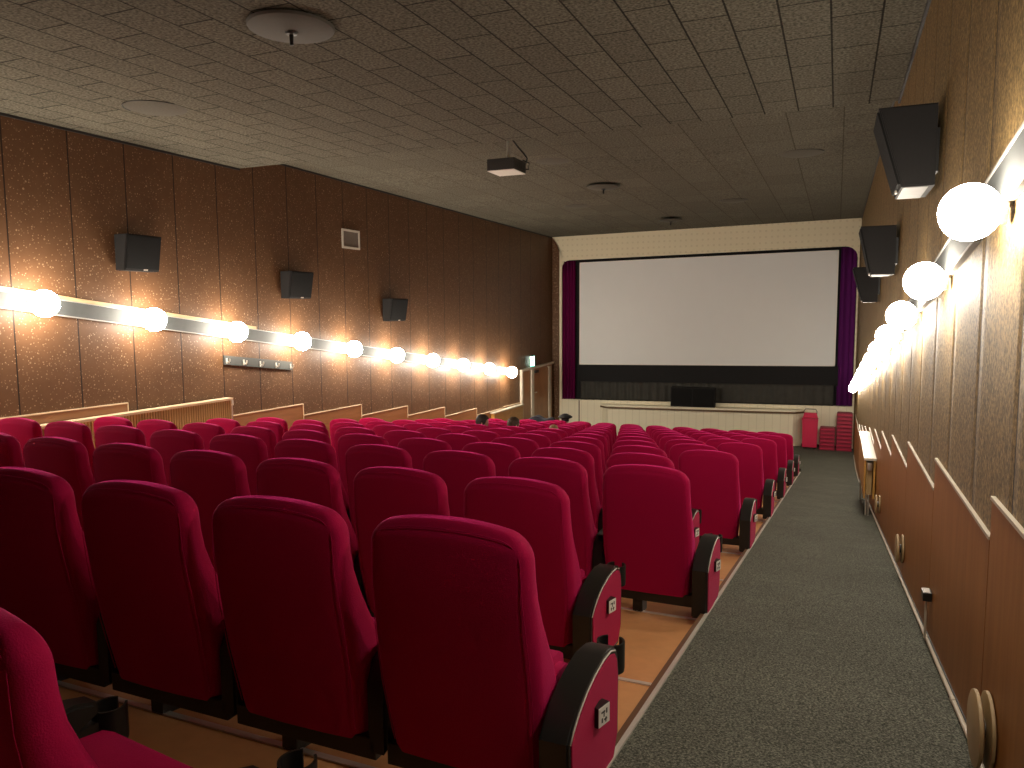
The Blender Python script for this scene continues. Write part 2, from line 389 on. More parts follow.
# ------------------------------------------------------------------ stage end
def front_panel(outer,inner,y0,y1,name,mat):
    """flat wall with an opening: outer and inner outlines run the same way round with the same number of points"""
    b=MB(); n=len(outer)
    O0=[b.bm.verts.new((x,y0,z)) for x,z in outer]; I0=[b.bm.verts.new((x,y0,z)) for x,z in inner]
    O1=[b.bm.verts.new((x,y1,z)) for x,z in outer]; I1=[b.bm.verts.new((x,y1,z)) for x,z in inner]
    for i in range(n-1):
        j=i+1
        b.bm.faces.new((O0[i],O0[j],I0[j],I0[i])); b.bm.faces.new((O1[i],I1[i],I1[j],O1[j]))
        b.bm.faces.new((I0[i],I0[j],I1[j],I1[i])); b.bm.faces.new((O0[j],O0[i],O1[i],O1[j]))
    b.bm.faces.new((O0[0],I0[0],I1[0],O1[0])); b.bm.faces.new((O0[-1],O1[-1],I1[-1],I0[-1]))
    return struct(b.obj(name,mat))
ox0,ox1,ot,ob=-7.53,.435,1.535,-2.58
def arc(cx,cz,r,a0,a1,n=6): return [(cx+r*math.cos(math.radians(a0+(a1-a0)*i/(n-1))),cz+r*math.sin(math.radians(a0+(a1-a0)*i/(n-1)))) for i in range(n)]
inner=[(ox0,-3.9)]+[(ox0,0)]+arc(ox0+.22,ot-.22,.22,180,90)+[(-3.5,ot)]+arc(ox1-.3,ot-.3,.3,90,0)+[(ox1,0),(ox1,-3.9)]
top=2.245
outer=[(ox0-.075,-3.9),(ox0-.075,0)]+[(ox0-.075,1.7),(ox0-.09,1.85),(ox0-.12,1.98),(ox0-.17,2.08),(ox0-.24,2.17),(ox0-.31,top)]+[(-3.5,top)]+[(ox1+.06,top),(ox1+.06,2.1),(ox1+.055,1.95),(ox1+.045,1.8),(ox1+.04,1.7),(ox1+.04,1.5)]+[(ox1+.04,0),(ox1+.04,-3.9)]
def T(L): return [(x,tz(x,z)) for x,z in L]
front_panel(T(outer),T(inner),YS,YS+.06,'wall_front',M['perf'])
b=MB(); b.box(XL,XR,YS+.13,YS+.2,-1,ZNEAR+.5); struct(b.obj('wall_recess',M['mask']))
b=MB(); b.box(XL,ox0-.01,YS+.065,YS+.12,-1,ZNEAR+.5); struct(b.obj('wall_return',M['wallL']))
b=MB(); b.box(ox1+.01,XR,YS+.065,YS+.12,-1,ZNEAR+.5); struct(b.obj('wall_return_right',M['wallR']))

# stage with its boarded front and curved apron
t=thing('stage','low cream stage with boarded front below the screen','stage',(0,YS,0))
zt=lambda x:tz(x,ob)
zb=zc(YS)
b=MB(); b.hexa([(ox0-.01,-.05,zb),(ox1+.02,-.05,zb),(ox1+.02,.02,zb),(ox0-.01,.02,zb),(ox0-.01,-.05,zt(ox0)),(ox1+.02,-.05,zt(ox1)),(ox1+.02,.02,zt(ox1)),(ox0-.01,.02,zt(ox0))])
b.obj('front_panel',M['slat'],t)
b=MB(); b.hexa([(ox0,.0,zt(ox0)-.08),(ox1,.0,zt(ox1)-.08),(ox1,.12,zt(ox1)-.08),(ox0,.12,zt(ox0)-.08),(ox0,.0,zt(ox0)),(ox1,.0,zt(ox1)),(ox1,.12,zt(ox1)),(ox0,.12,zt(ox0))])
b.obj('stage_floor',M['cream'],t)
ax0,ax1=-6.3,-.72; n=26
def apr(dz0,dz1,grow,name,mat):
    b=MB(); f=[]; 
    for i in range(n+1):
        u=i/n; x=ax0+(ax1-ax0)*u
        y=-.10-.26*min(1,math.sin(PI*min(max(u,.0),1))**.15)-grow
        f.append((x,y))
    loop=[(ax1,-.052),(ax0,-.052)]+f
    A=[b.bm.verts.new((x,y,zt(x)+dz0)) for x,y in loop]; B=[b.bm.verts.new((x,y,zt(x)+dz1)) for x,y in loop]
    b.bm.faces.new(A); b.bm.faces.new(B[::-1]); m=len(loop)
    for i in range(m): b.bm.faces.new((A[i],B[i],B[(i+1)%m],A[(i+1)%m]))
    return b.obj(name,mat,t)
apr(-.150,-.095,0,'apron_top',M['cream'])
apr(-.195,-.151,.012,'apron_edge',M['brownedge'])
b=MB()
L=[(ax0+.06,-.052)]; 
f=[]
for i in range(n+1):
    u=i/n; x=ax0+.06+(ax1-ax0-.12)*u; f.append((x,-.06-.20*math.sin(PI*u)**.15))
loop=[(ax1-.06,-.052)]+[(ax0+.06,-.052)]+f
A=[b.bm.verts.new((x,y,zb+.0)) for x,y in loop]; B=[b.bm.verts.new((x,y,zt(x)-.196)) for x,y in loop]
b.bm.faces.new(A); b.bm.faces.new(B[::-1])
for i in range(len(loop)): b.bm.faces.new((A[i],B[i],B[(i+1)%len(loop)],A[(i+1)%len(loop)]))
b.obj('apron_front',M['slat'],t)
b=MB(); b.box(ox0,ax0+.02,-.075,-.05,zb,zb+.07); b.obj('skirting',M['dark'],t)
b=MB(); b.box(ax1-.05,ox1,-.075,-.05,zb,zb+.07); b.obj('skirting',M['dark'],t)
b=MB(); b.box(-6.98,-6.95,-.058,-.049,zb+.06,zt(-6.9)-.02); b.obj('joint_strip',M['brownedge'],t)

# screen
t=thing('projection_screen','large blank white cinema screen framed in black above the stage','screen',(0,YS,0))
sx0,sx1,st,sb=-6.985,-.01,1.452,-1.54
def panel(x0,x1,z0,z1,y0,y1): 
    return MB().hexa([(x0,y0,tz(x0,z0)),(x1,y0,tz(x1,z0)),(x1,y1,tz(x1,z0)),(x0,y1,tz(x0,z0)),(x0,y0,tz(x0,z1)),(x1,y0,tz(x1,z1)),(x1,y1,tz(x1,z1)),(x0,y1,tz(x0,z1))])
panel(sx0,sx1,sb,st,.02,.03).obj('screen_surface',M['screen'],t)
bm_=MB()
for x0,x1,z0,z1 in ((sx0,sx1,st-.025,st),(sx0,sx1,sb,sb+.03),(sx0,sx0+.035,sb,st),(sx1-.035,sx1,sb,st)):
    bm_.hexa([(x0,.012,tz(x0,z0)),(x1,.012,tz(x1,z0)),(x1,.022,tz(x1,z0)),(x0,.022,tz(x0,z0)),(x0,.012,tz(x0,z1)),(x1,.012,tz(x1,z1)),(x1,.022,tz(x1,z1)),(x0,.022,tz(x0,z1))])
bm_.obj('screen_border',M['screenb'],t)
panel(sx0-.05,sx1+.08,-2.05,sb-.004,.03,.06).obj('lower_masking',M['mask'],t)

def folds(x0,x1,z0,z1,amp,nf,y,name,mat,label,cat,lean=False):
    t=thing(name,label,cat,((x0+x1)/2,YS+y,tz((x0+x1)/2,z0)))
    b=MB(); nx=nf*10; nz=8; cx=(x0+x1)/2
    G=[]
    for k in range(nz+1):
        row=[]
        for i in range(nx+1):
            u=i/nx; x=x0+(x1-x0)*u
            ph=2*PI*nf*u+.8*math.sin(3*u*PI)+ (k/nz)*.5*math.sin(7*u)
            yy=amp*math.sin(ph)*(0.75+.25*math.sin(5*u+1))
            z=tz(x,z0+(z1-z0)*k/nz)-tz(cx,z0)
            row.append(b.bm.verts.new((x-cx,yy,z)))
        G.append(row)
    for k in range(nz):
        for i in range(nx): b.bm.faces.new((G[k][i],G[k][i+1],G[k+1][i+1],G[k+1][i]))
    o=b.obj('cloth',mat,t,smooth=True,angle=3)
    md=o.modifiers.new('thick','SOLIDIFY'); md.thickness=.012
    return t
folds(ox0+.02,-7.12,ob+.005,ot-.02,.045,4,-.005+.04,'stage_curtain',M['curtain'],'narrow dark red stage curtain hanging left of the screen','curtain')
folds(.06,ox1-.012,ob+.005,ot-.02,.035,3,.05,'stage_curtain',M['curtainR'],'narrow flare-tinted purple stage curtain hanging right of the screen','curtain')
folds(-6.93,-.02,ob+.004,-2.035,.025,30,-.0,'stage_drape',M['drape'],'long low dark grey drape along the stage under the screen','drape')
# loudspeaker on the stage
t=thing('stage_speaker','wide black loudspeaker box standing mid-stage below the screen','speaker',(-3.6,YS-.21,zt(-3.6)-.094))
b=MB(); b.box(-.6,.6,-.12,.12,0,.54,.012); b.obj('cabinet',M['spk'],t)
b=MB(); b.box(-.57,-.015,-.135,-.121,.03,.51); b.box(.015,.57,-.135,-.121,.03,.51); b.obj('grille',M['grille'],t)

# ------------------------------------------------------------------ things before the stage: booster seats, red cart
def booster_mesh():
    b=MB()
    w,d,h=.185,.16,.098
    prof=[(-w,0.004),(w,0.004),(w,.05),(w-.012,.086),(w-.04,.098),(-w+.04,.098),(-w+.012,.086),(-w,.05)]
    b.prism(prof,'y',-d,d,.012)
    return b
def place_booster(px,h,label):
    o=copy_tree(boost0) if place_booster.used else boost0
    place_booster.used=True
    o.location=(px,20.86,zc(20.86)+h); o['label']=label
place_booster.used=False
boost0=thing('booster_seat','','booster seat',group='stacked booster seats')
booster_mesh().obj('cushion',M['redboost'],boost0,smooth=True,angle=.5)
b=MB(); b.box(-.15,.15,-.166,-.158,.040,.058,.003); b.obj('front_grip',M['redplastic'],boost0)
for s in (-1,1):
    b=MB(); b.box(s*.11-.01,s*.11+.01,-.10,.10,0,.0045); b.obj('foot',M['dark'],boost0)
for k in range(6): place_booster(-.135,k*.0985,'dark red booster seat, %s in the low stack beside the red cart'%('topmost' if k==5 else 'lowest' if k==0 else ORD[k+1]+' from the floor'))
for k in range(10): place_booster(.262,k*.0985,'dark red booster seat, %s in the tall stack against the right wall'%('topmost' if k==9 else 'lowest' if k==0 else ORD[k+1]+' from the floor'))
t=thing('waste_cart','bright red upright plastic cart with wire handle before the stage','cart',(-.555,20.85,zc(20.85)))
b=MB(); b.prism([(-.175,.05),(.175,.05),(.19,.78),(-.19,.78)],'y',-.14,.14,.02); b.obj('body',M['redplastic'],t,smooth=True,angle=.5)
b=MB(); b.box(-.195,.195,-.15,.15,.765,.80,.01); b.obj('rim',M['redplastic'],t)
b=MB(); b.prism([(-.18,.80),(.18,.80),(.15,.93),(-.15,.93)],'y',.02,.10,.01); b.obj('lid',M['redplastic'],t)
b=MB(); b.tube([(-.15,.05,.80),(-.155,.03,.98),(-.12,.03,1.03),(.12,.03,1.03),(.155,.03,.98),(.15,.05,.80)],.009); b.obj('handle',M['blackm'],t,smooth=True)
for s in (-1,1):
    b=MB(); b.lathe([(0,-.02),(.055,-.02),(.055,.02),(0,.02)],16,(s*.13,-.02,.055),'x'); b.obj('wheel',M['dark'],t)
    b=MB(); b.box(s*.13-.03,s*.13+.03,.02,.08,0,.06,.004); b.obj('foot',M['dark'],t)

# ------------------------------------------------------------------ cinema seat
W=.262; H=.88
def back_loops(n=10):
    zt_=H; R=.065
    zs=[.11,.14,.20,.28,.36,.44,.52,.60,.68,.75]+[zt_-R+R*math.sin(a*PI/2/7) for a in range(0,8)]
    loops=[]
    for z in zs:
        if z<zt_-R+1e-6:
            w=W*(.93+.07*min(1,(z-.10)/.25)); sh=0
        else:
            q=(z-(zt_-R))/R
            w=W-R+R*math.sqrt(max(0,1-q*q)); sh=q
        if z>.5: w-= .012*min(1,(z-.5)/.3)
        yr=.105*(1-min(1,(z-.10)/.62))**1.25            # rear face: reclined low down
        # front face
        ks=[(.10,.13),(.30,.185),(.42,.175),(.55,.125),(.70,.090),(.88,.075)]
        for (a,ta),(c,tc_) in zip(ks,ks[1:]):
            if a<=z<=c: t=ta+(tc_-ta)*(z-a)/(c-a)
        yf=yr+t
        if sh>0:
            k=1-math.sqrt(max(0,1-sh*sh))
            mid=(yr+yf)/2; yr=yr+(mid-yr)*k*.62; yf=yf-(yf-mid)*k*.62
        r=min(.045,(yf-yr)*.42)
        pts=[]
        for (cx,cy,a0) in ((w-r,yr+r,-90),(w-r,yf-r,0),(-w+r,yf-r,90),(-w+r,yr+r,180)):
            for i in range(5):
                a=math.radians(a0+90*i/4); pts.append((cx+r*math.cos(a),cy+r*math.sin(a)))
            if a0==0 or a0==180:
                pass
        # extra points along the rear and front spans so that the top can dome
        full=[]
        m=len(pts)
        for i in range(m):
            p,q=pts[i],pts[(i+1)%m]; full.append(p)
            if abs(p[0]-q[0])>.12:
                for j in range(1,8): full.append((p[0]+(q[0]-p[0])*j/8,p[1]+(q[1]-p[1])*j/8))
        def crown(x,y):
            c=max(0,(z-.55)/(H-.55))
            return z-.040*c*(abs(x)/W)**2.2
        bulge=lambda x:(-.012*(1-(x/W)**2))*(1 if z<zt_-.03 else .4)
        loops.append([(x,y+(bulge(x) if y<(yr+yf)/2 else 0),crown(x,y)) for x,y in full])
    return loops
back_me=MB().loft(back_loops()).mesh('backrest',M['velvet'],True,1.2)
# piping follows the rear edge of the backrest
def piping_mesh():
    # follows the outline of the backrest just inside its rear edge
    pts=[]; R=.065; ins=.020
    Wt=W-.012-ins; ztop=H-ins
    path=[(-(W*(.93+.07*min(1,(z-.10)/.25))-ins-(.012*min(1,max(0,(z-.5)/.3)))),z) for z in (.15,.25,.35,.5,.6,.7,.78)]
    r=R-ins+.012
    path+=[(-Wt+r-r*math.cos(q*PI/2/6),ztop-r+r*math.sin(q*PI/2/6)) for q in range(0,7)]
    path+=[(-Wt*.55,ztop),(-Wt*.25,ztop)]
    path=path+[(0,ztop)]+[(-x,z) for x,z in reversed(path)]
    for x,z in path:
        yr=.105*(1-min(1,(z-.10)/.62))**1.25
        c=max(0,(z-.55)/(H-.55))
        pts.append((x,yr-.0115*(1-(x/W)**2)*(1 if z<H-.06 else .75)+(.003 if z>H-.05 else 0),z-.040*c*(abs(x)/W)**2.2))
    return MB().tube(pts,.0014,6).mesh('piping',M['velvet'],True,2)
pip_me=piping_mesh()
def cushion_mesh():
    b=MB(); w=.225
    prof=[(.19,.27),(.41,.25),(.435,.27),(.445,.31),(.435,.35),(.405,.37),(.32,.38),(.19,.355)]
    b.prism(prof,'x',-w,w,.03)
    return b.mesh('seat_cushion',M['velvet_seat'],True,.7)
cus_me=cushion_mesh()
def base_mesh():
    b=MB()
    b.box(-.262,.297,.10,.17,.055,.125,.006)            # rail under the back
    b.box(-.20,.20,.16,.42,.20,.255,.006)              # pan under the cushion
    return b.mesh('seat_frame',M['blackm'])
def leg_mesh(): 
    b=MB(); b.box(-.030,.030,.12,.24,-.075,.10,.005)
    return b.mesh('leg',M['blackm'])
fr_me=base_mesh(); leg_me=leg_mesh()
def arm_mesh():
    b=MB()
    prof=[(.10,.30),(.13,.37),(.20,.405),(.40,.41),(.455,.395),(.46,.36),(.40,.33),(.22,.31),(.16,.10),(.10,.08)]
    b.prism(prof,'x',-.036,.036,.010)
    return b.mesh('armrest',M['black'],True,.6)
arm_me=arm_mesh()
def cup_mesh():
    b=MB(); r0,r1=.047,.040; cy,cz=.505,.0
    n=26; a0=math.radians(70); A=[]
    L0=[];L1=[]
    for i in range(n):
        a=math.radians(-62)+ (math.radians(304))*i/(n-1)
        a+=PI/2+math.radians(180)-math.radians(90)
        L0.append((math.cos(a),math.sin(a)))
    for (z0,z1) in ((.265,.355),):
        V=[]
        for c,s in L0:
            V.append([b.bm.verts.new((r*c,cy+r*s,z)) for r,z in ((r0,z0),(r0,z1),(r1,z1),(r1,z0))])
        for p,q in zip(V,V[1:]):
            for k in range(4): b.bm.faces.new((p[k],p[(k+1)%4],q[(k+1)%4],q[k]))
        b.bm.faces.new(V[0]); b.bm.faces.new(V[-1][::-1])
    b.lathe([(0,.255),(.046,.255),(.046,.268),(0,.268)],20,(0,cy,0))
    b.box(-.02,.02,.40,.47,.29,.33,.004)
    return b.mesh('cup_holder',M['black'],True,.6)
cup_me=cup_mesh()
# end panel of a row
def pprof(inset=0.0):
    P=[(.02,.03),(.015,.305),(.05,.335),(.10,.362),(.17,.388),(.25,.404),(.34,.411),(.42,.405),(.475,.385),(.505,.35),(.52,.29),(.515,.08),(.46,.0)]
    if not inset: return P
    cy=sum(p[0] for p in P)/len(P); cz=sum(p[1] for p in P)/len(P)
    out=[];n=len(P)
    for i in range(n):
        a=Vector(P[i-1]);p=Vector(P[i]);c=Vector(P[(i+1)%n])
        d1=(p-a).normalized();d2=(c-p).normalized()
        n1=Vector((d1.y,-d1.x));n2=Vector((d2.y,-d2.x)); nn=(n1+n2)
        nn=nn/max(.5,nn.length_squared/2) if nn.length>1e-6 else n1
        nn=nn.normalized()*inset/max(.45,(n1.dot((n1+n2).normalized())))
        out.append((p.x+nn.x,p.y+nn.y))
    return out
pan_me=MB().prism(pprof(),'x',-.043,.043,.006).mesh('end_panel',M['black'],True,.5)
ins=pprof(.022)
ins_me=MB().prism(ins,'x',.040,.0465,.002).mesh('fabric_inset',M['velvet_panel'],True,.5)
rim_me=MB().tube([(.0445,y,z) for y,z in pprof(.0125)[1:9]],.0028,6).mesh('rim_highlight',M['edge'],True,2)  # pale tube stands for the glossy highlight along the panel rim
def plate_meshes():
    Rm=Matrix.Rotation(math.radians(-16),4,'Z')
    def tr(b,x):
        bmesh.ops.transform(b.bm,matrix=Matrix.Translation((.052,.27,.268))@Matrix.Scale(.85,4)@Rm,verts=b.bm.verts[:]); return b
    a=MB(); a.box(-.012,.018,-.036,.036,-.036,.036,.003); a.box(-.03,0,.0,.034,-.03,.03)
    p=MB(); p.box(.018,.021,-.034,.034,-.034,.034,.001)
    k=MB()
    for (y0,y1,z0,z1) in ((-.020,.004,.012,.018),(-.006,.0,-.004,.018),(.010,.018,.004,.022),(-.018,-.010,-.022,-.006),(-.002,.016,-.018,-.012),(.006,.012,-.026,-.008)):
        k.box(.021,.0218,y0,y1,z0,z1)
    return tr(a,0).mesh('plate_holder',M['black']),tr(p,0).mesh('plate_face',M['plate']),tr(k,0).mesh('plate_marks',M['ink'])
ph_me,pf_me,pm_me=plate_meshes()
armpl_me=MB().box(-.022,.022,.15,.215,.402,.4085,.001).mesh('arm_plate',M['railm'])

def part(name,me,parent,loc=(0,0,0)):
    o=bpy.data.objects.new(name,me); o.location=loc; return link(o,parent)
def make_seat(end):
    t=thing('cinema_seat','','cinema seat',group='red cinema seats in staggered rows')
    bk=part('backrest',back_me,t); part('piping',pip_me,bk)
    part('seat_cushion',cus_me,t); part('seat_frame',fr_me,t)
    part('leg',leg_me,t,(-.06,0,0))
    if end:
        e=part('end_panel',pan_me,t,(.315,0,0))
        part('fabric_inset',ins_me,e); part('rim_highlight',rim_me,e)
        pf=part('plate_holder',ph_me,t,(.315,0,0)); 
        q=part('number_plate',pf_me,pf); q['label']='small white number plate'
        part('plate_marks',pm_me,pf)
        part('cup_holder',cup_me,t,(.315,.07,0))
    else:
        a=part('armrest',arm_me,t,(.30,0,0)); part('arm_plate',armpl_me,a)
        part('cup_holder',cup_me,t,(.30,0,0))
    return t
seat_mid=make_seat(False); seat_end=make_seat(True)
used={False:False,True:False}
rows={0:(.62,None),1:(1.779,None),2:(2.985,None)}
def rowY(r):
    return {0:.68,1:1.779,2:2.985}.get(r,4.151+(r-3)*1.1547)
def seat_pos(r,k):
    off=-1.21 if r%2 else -1.522
    if r>=10 : off-= .0
    Y=rowY(r); x=off-.6*k+.236
    zz={0:-.44,1:-.5757,2:-.7399}.get(r,-.883-(r-3)*.1575)-H+OZ+.005
    if r==0: return -1.465-.6*k*math.cos(.12),.80+.6*k*math.sin(.12),-.52-.88*.95+OZ
    return x,Y,zz
for r in range(0,15):
    for k in range(0,10 if r else 2):
        x,y,z=seat_pos(r,k); end=(k==0)
        proto=seat_end if end else seat_mid
        o=proto if not used[end] else copy_tree(proto)
        used[end]=True
        o.location=(x,y,z)
        o.rotation_euler=(0,0,-.12 if r==0 else 0); o.scale=(.95,.95,.95) if r==0 else (1,1,1)
        rowtxt='nearest row, cut by the left edge' if r==0 else ('first row' if r==1 else ORD[r]+' row')
        if r==0:
            o['label']=['nearest red cinema seat at the bottom left corner, beside the black armrest and cup holder','red cinema seat mostly off the left edge, beyond the bottom left corner seat','red cinema seat outside the left edge, third from the aisle in the nearest row'][k]
        elif k==0: o['label']='aisle-end red velvet cinema seat with number plate, %s full row from the back'%ORD[r]
        else: o['label']='red velvet cinema seat, %s full row from the back, %s seat from the aisle'%(ORD[r],ORD[k+1])
# thin floor nosings under every row
for r in range(1,15):
    Y=rowY(r)+.12; off=-.66 if r%2 else -.66
    b=MB(); b.hexa([(XL+.1,Y,zf(Y)-.02),(XE-.06,Y,zf(Y)-.02),(XE-.06,Y+.03,zf(Y+.03)-.02),(XL+.1,Y+.03,zf(Y+.03)-.02),(XL+.1,Y,zf(Y)+.006),(XE-.06,Y,zf(Y)+.006),(XE-.06,Y+.03,zf(Y+.03)+.006),(XL+.1,Y+.03,zf(Y+.03)+.006)])
    struct(b.obj('trim_%d'%(10+r),M['alu']))

# ------------------------------------------------------------------ lamp rails and globes
def railz_l(Y): return .107-.1331*(Y-5.42)+OZ
def railz_r(Y): return .430-.1331*(Y-2.83)+OZ
def rail(side,X,zfun,y0,y1,wood_to,label):
    s=1 if side=='left' else -1
    t=thing('lamp_rail',label,'lamp rail',(X,0,0))
    def bar(xa,xb,za,zb,ya,yb):
        b=MB(); b.hexa([(s*xa,ya,zfun(ya)+za),(s*xb,ya,zfun(ya)+za),(s*xb,yb,zfun(yb)+za),(s*xa,yb,zfun(yb)+za),(s*xa,ya,zfun(ya)+zb),(s*xb,ya,zfun(ya)+zb),(s*xb,yb,zfun(yb)+zb),(s*xa,yb,zfun(yb)+zb)]); return b
    h=.08; d0=.030 if side=='left' else .016
    bar(.001,d0,-h-.005,h-.005,y0,y1).obj('channel',M['railm'],t)
    bar(.001,d0+.010,-h-.018,-h-.005,y0,y1).obj('lower_lip',M['raillip'],t)
    bar(.001,d0+.006,h-.005,h+.005,y0,y1).obj('upper_lip',M['raillip'],t)
    if wood_to: bar(.001,.026,.086,.128,y0,wood_to).obj('wood_batten',M['railw'],t)
    return t
rail('left',XL,railz_l,YB+.2,18.3,8.72,'long grey metal lamp rail sloping along the left wall')
rail('right',XR,railz_r,YB+.2,19.6,0,'long pale metal lamp rail sloping along the right wall')
def globe_lamp(x,y,z,s,r,d):
    t=thing('globe_lamp','','wall lamp',(x,y,z),group='lit globe lamps on the wall rails')
    b=MB(); b.lathe([(0,-r)]+[(r*math.sin(PI*i/14),-r*math.cos(PI*i/14)) for i in range(1,14)]+[(0,r)],24); 
    b.obj('globe',M['globe'],t,smooth=True,angle=3)
    b=MB(); b.lathe([(0,0),(.045,0),(.045,.02),(.022,.03),(.022,d-.032),(0,d-.032)] ,16,(0,0,0),'x')
    bmesh.ops.transform(b.bm,matrix=Matrix.Translation((-s*(d-(.031 if s>0 else .017)),0,0))@Matrix.Diagonal((s,1,1,1)),verts=b.bm.verts[:])
    b.obj('fitting',M['brass'],t)
    return t
lampsL=[(5.42+1.388*k)*.9857 for k in range(-2,10)]
gl=None
def lamp_label(side,i):
    if i<0: return 'lit globe lamp behind the viewpoint on the %s wall rail'%side
    if i==0: return 'nearest lit globe lamp in view on the %s wall rail'%side
    return '%s lit globe lamp along the %s wall rail counted from the near end'%(ORD[i+1],side)
RL,DL=.143,.26
for i,Y in enumerate(lampsL):
    o=globe_lamp(XL+DL,Y,railz_l(Y),1,RL,DL) if gl is None else copy_tree(gl)
    if gl is None: gl=o
    o.location=(XL+DL,Y,railz_l(Y/.9857)*1.0+.0); j=i-2
    o['label']=lamp_label('left',j) if j>=0 else 'lit globe lamp off the left edge of view, %s before the first visible one'%ORD[-j]
lampsR=[1.50]+[2.86+1.325*k for k in range(0,13)]
RR,DR=.092,.118
gr=None
for i,Y in enumerate(lampsR):
    o=globe_lamp(XR-DR,Y,railz_r(Y),-1,RR,DR) if gr is None else copy_tree(gr)
    if gr is None: gr=o
    o.location=(XR-DR,Y,railz_r(Y)-.118); j=i
    j=i-1
    o['label']=lamp_label('right',j) if j>=0 else 'lit globe lamp off the right edge of view, %s before the first visible one'%ORD[-j]

# ------------------------------------------------------------------ wainscot steps
def wains(side,X,y0,y1,ztop,mat,cap,idx,th=.022,capw=.03):
    s=1 if side=='left' else -1
    y1-=.008
    o=MB().hexa([(X,y0,zc(y0)-.15),(X+s*th,y0,zc(y0)-.15),(X+s*th,y1,zc(y1)-.15),(X,y1,zc(y1)-.15),(X,y0,ztop),(X+s*th,y0,ztop),(X+s*th,y1,ztop-.012),(X,y1,ztop-.012)]).obj('trim_%d'%idx,mat)
    struct(o)
    c=MB().hexa([(X,y0-.004,ztop),(X+s*capw,y0-.004,ztop),(X+s*capw,y1+.004,ztop-.012),(X,y1+.004,ztop-.012),(X,y0-.004,ztop+.012),(X+s*capw,y0-.004,ztop+.012),(X+s*capw,y1+.004,ztop),(X,y1+.004,ztop)]).obj('cap',cap,o)
    struct(c)
    if side=='left':
        b=MB(); b.box(min(X,X+s*capw),max(X,X+s*capw),y1-.006,y1+.004,ztop-.25,ztop-.012); struct(b.obj('edge_strip',cap,o))
ly=[1.6,3.24,4.86,6.48,8.13,9.73,11.34,12.93,14.48,16.07,17.65]
lz=[-.66,-.86,-1.05,-1.24,-1.44,-1.635,-1.85,-2.06,-2.28,-2.46]
idx=40
for i in range(10):
    wains('left',XL,ly[i],ly[i+1],lz[i]+OZ-.02,M['wainL'],M['cap'],idx); idx+=1
wains('left',XL,17.65,18.85,-2.47+OZ,M['wainL'],M['cap'],idx); idx+=1
ry=[-.2,1.34,2.88,4.40,5.97,7.55,9.12,10.7,12.3,13.9,15.5,17.1,18.7,20.3]
rz=[-.47,-.625,-.775,-.945,-1.14,-1.34,-1.55,-1.76,-1.97,-2.18,-2.39,-2.55,-2.6]
for i in range(13):
    wains('right',XR,ry[i],ry[i+1],rz[i]+OZ+.006,M['wainR'],M['capw'],idx,.010,.014); idx+=1
# conduit along the foot of the right wall
b=MB(); pts=[(XR-.019,y,zc(y)+.014) for y in (-1,0,1,2,3,4,5,6,7,8,9,9.9,12,14,16,18,20)]
b.tube(pts,.010,8)
for y in (2.2,3.35,4.3,5.7,7.3): b.tube([(XR-.019,y,zc(y)+.014),(XR-.019,y+.04,zc(y+.04)+.014)],.013,8)
o=b.obj('baseboard_right',M['conduit'],smooth=True); struct(o)
b=MB(); b.hexa([(XR-.014,YB,zc(YB)),(XR-.009,YB,zc(YB)),(XR-.009,16,zc(16)),(XR-.014,16,zc(16)),(XR-.014,YB,zc(YB)+.03),(XR-.009,YB,zc(YB)+.03),(XR-.009,16,zc(16)+.03),(XR-.014,16,zc(16)+.03)])
struct(b.obj('trim_3',M['dark']))

# round discs on the right wall, small aisle light
for i,(Y,z,lab) in enumerate(((2.69,-1.335,'pair of round beige discs on the right wall at the bottom corner'),(5.93,-1.71,'pair of round beige discs low on the right wall past the small aisle light'),(8.85,-2.09,'farthest pair of round beige discs on the right wall beside the radiator cover'))):
    r=(.118,.100,.098)[i]
    t=thing('wall_disc',lab,'wall fitting',(XR-.011,Y,z+OZ),group='round disc fittings on the right wall')
    b=MB(); b.lathe([(0,.016),(r*.93,.016),(r,.013),(r,.004),(r*.93,.001),(0,.001)],32,(0,0,0),'x'); bmesh.ops.scale(b.bm,vec=(-1,1,1),verts=b.bm.verts[:]); b.obj('back_disc',M['discb'],t,smooth=True,angle=.5)
    b=MB(); b.lathe([(0,.050),(r*.9,.050),(r,.046),(r,.036),(r*.9,.031),(0,.031)],32,(0,0,0),'x'); bmesh.ops.scale(b.bm,vec=(-1,1,1),verts=b.bm.verts[:]); b.obj('front_disc',M['discb'],t,smooth=True,angle=.5)
    b=MB(); b.lathe([(0,.032),(.03,.032),(.03,.015),(0,.015)],16,(0,0,0),'x'); bmesh.ops.scale(b.bm,vec=(-1,1,1),verts=b.bm.verts[:]); b.obj('spacer',M['blackm'],t)
t=thing('aisle_light','small black aisle light box low on the right wall with short pipe','wall light',(XR-.011,4.28,-1.462+OZ))
b=MB(); b.box(-.042,-.001,-.04,.04,-.022,.022,.004); b.obj('housing',M['black'],t)
b=MB(); b.tube([(-.02,.02,-.021),(-.02,.02,zc(4.30)+.02-(-1.462+OZ))],.006,8); b.obj('pipe',M['conduit'],t)
b=MB(); b.box(-.036,-.008,-.036,.036,.022,.024); b.obj('cover',M['edge'],t)

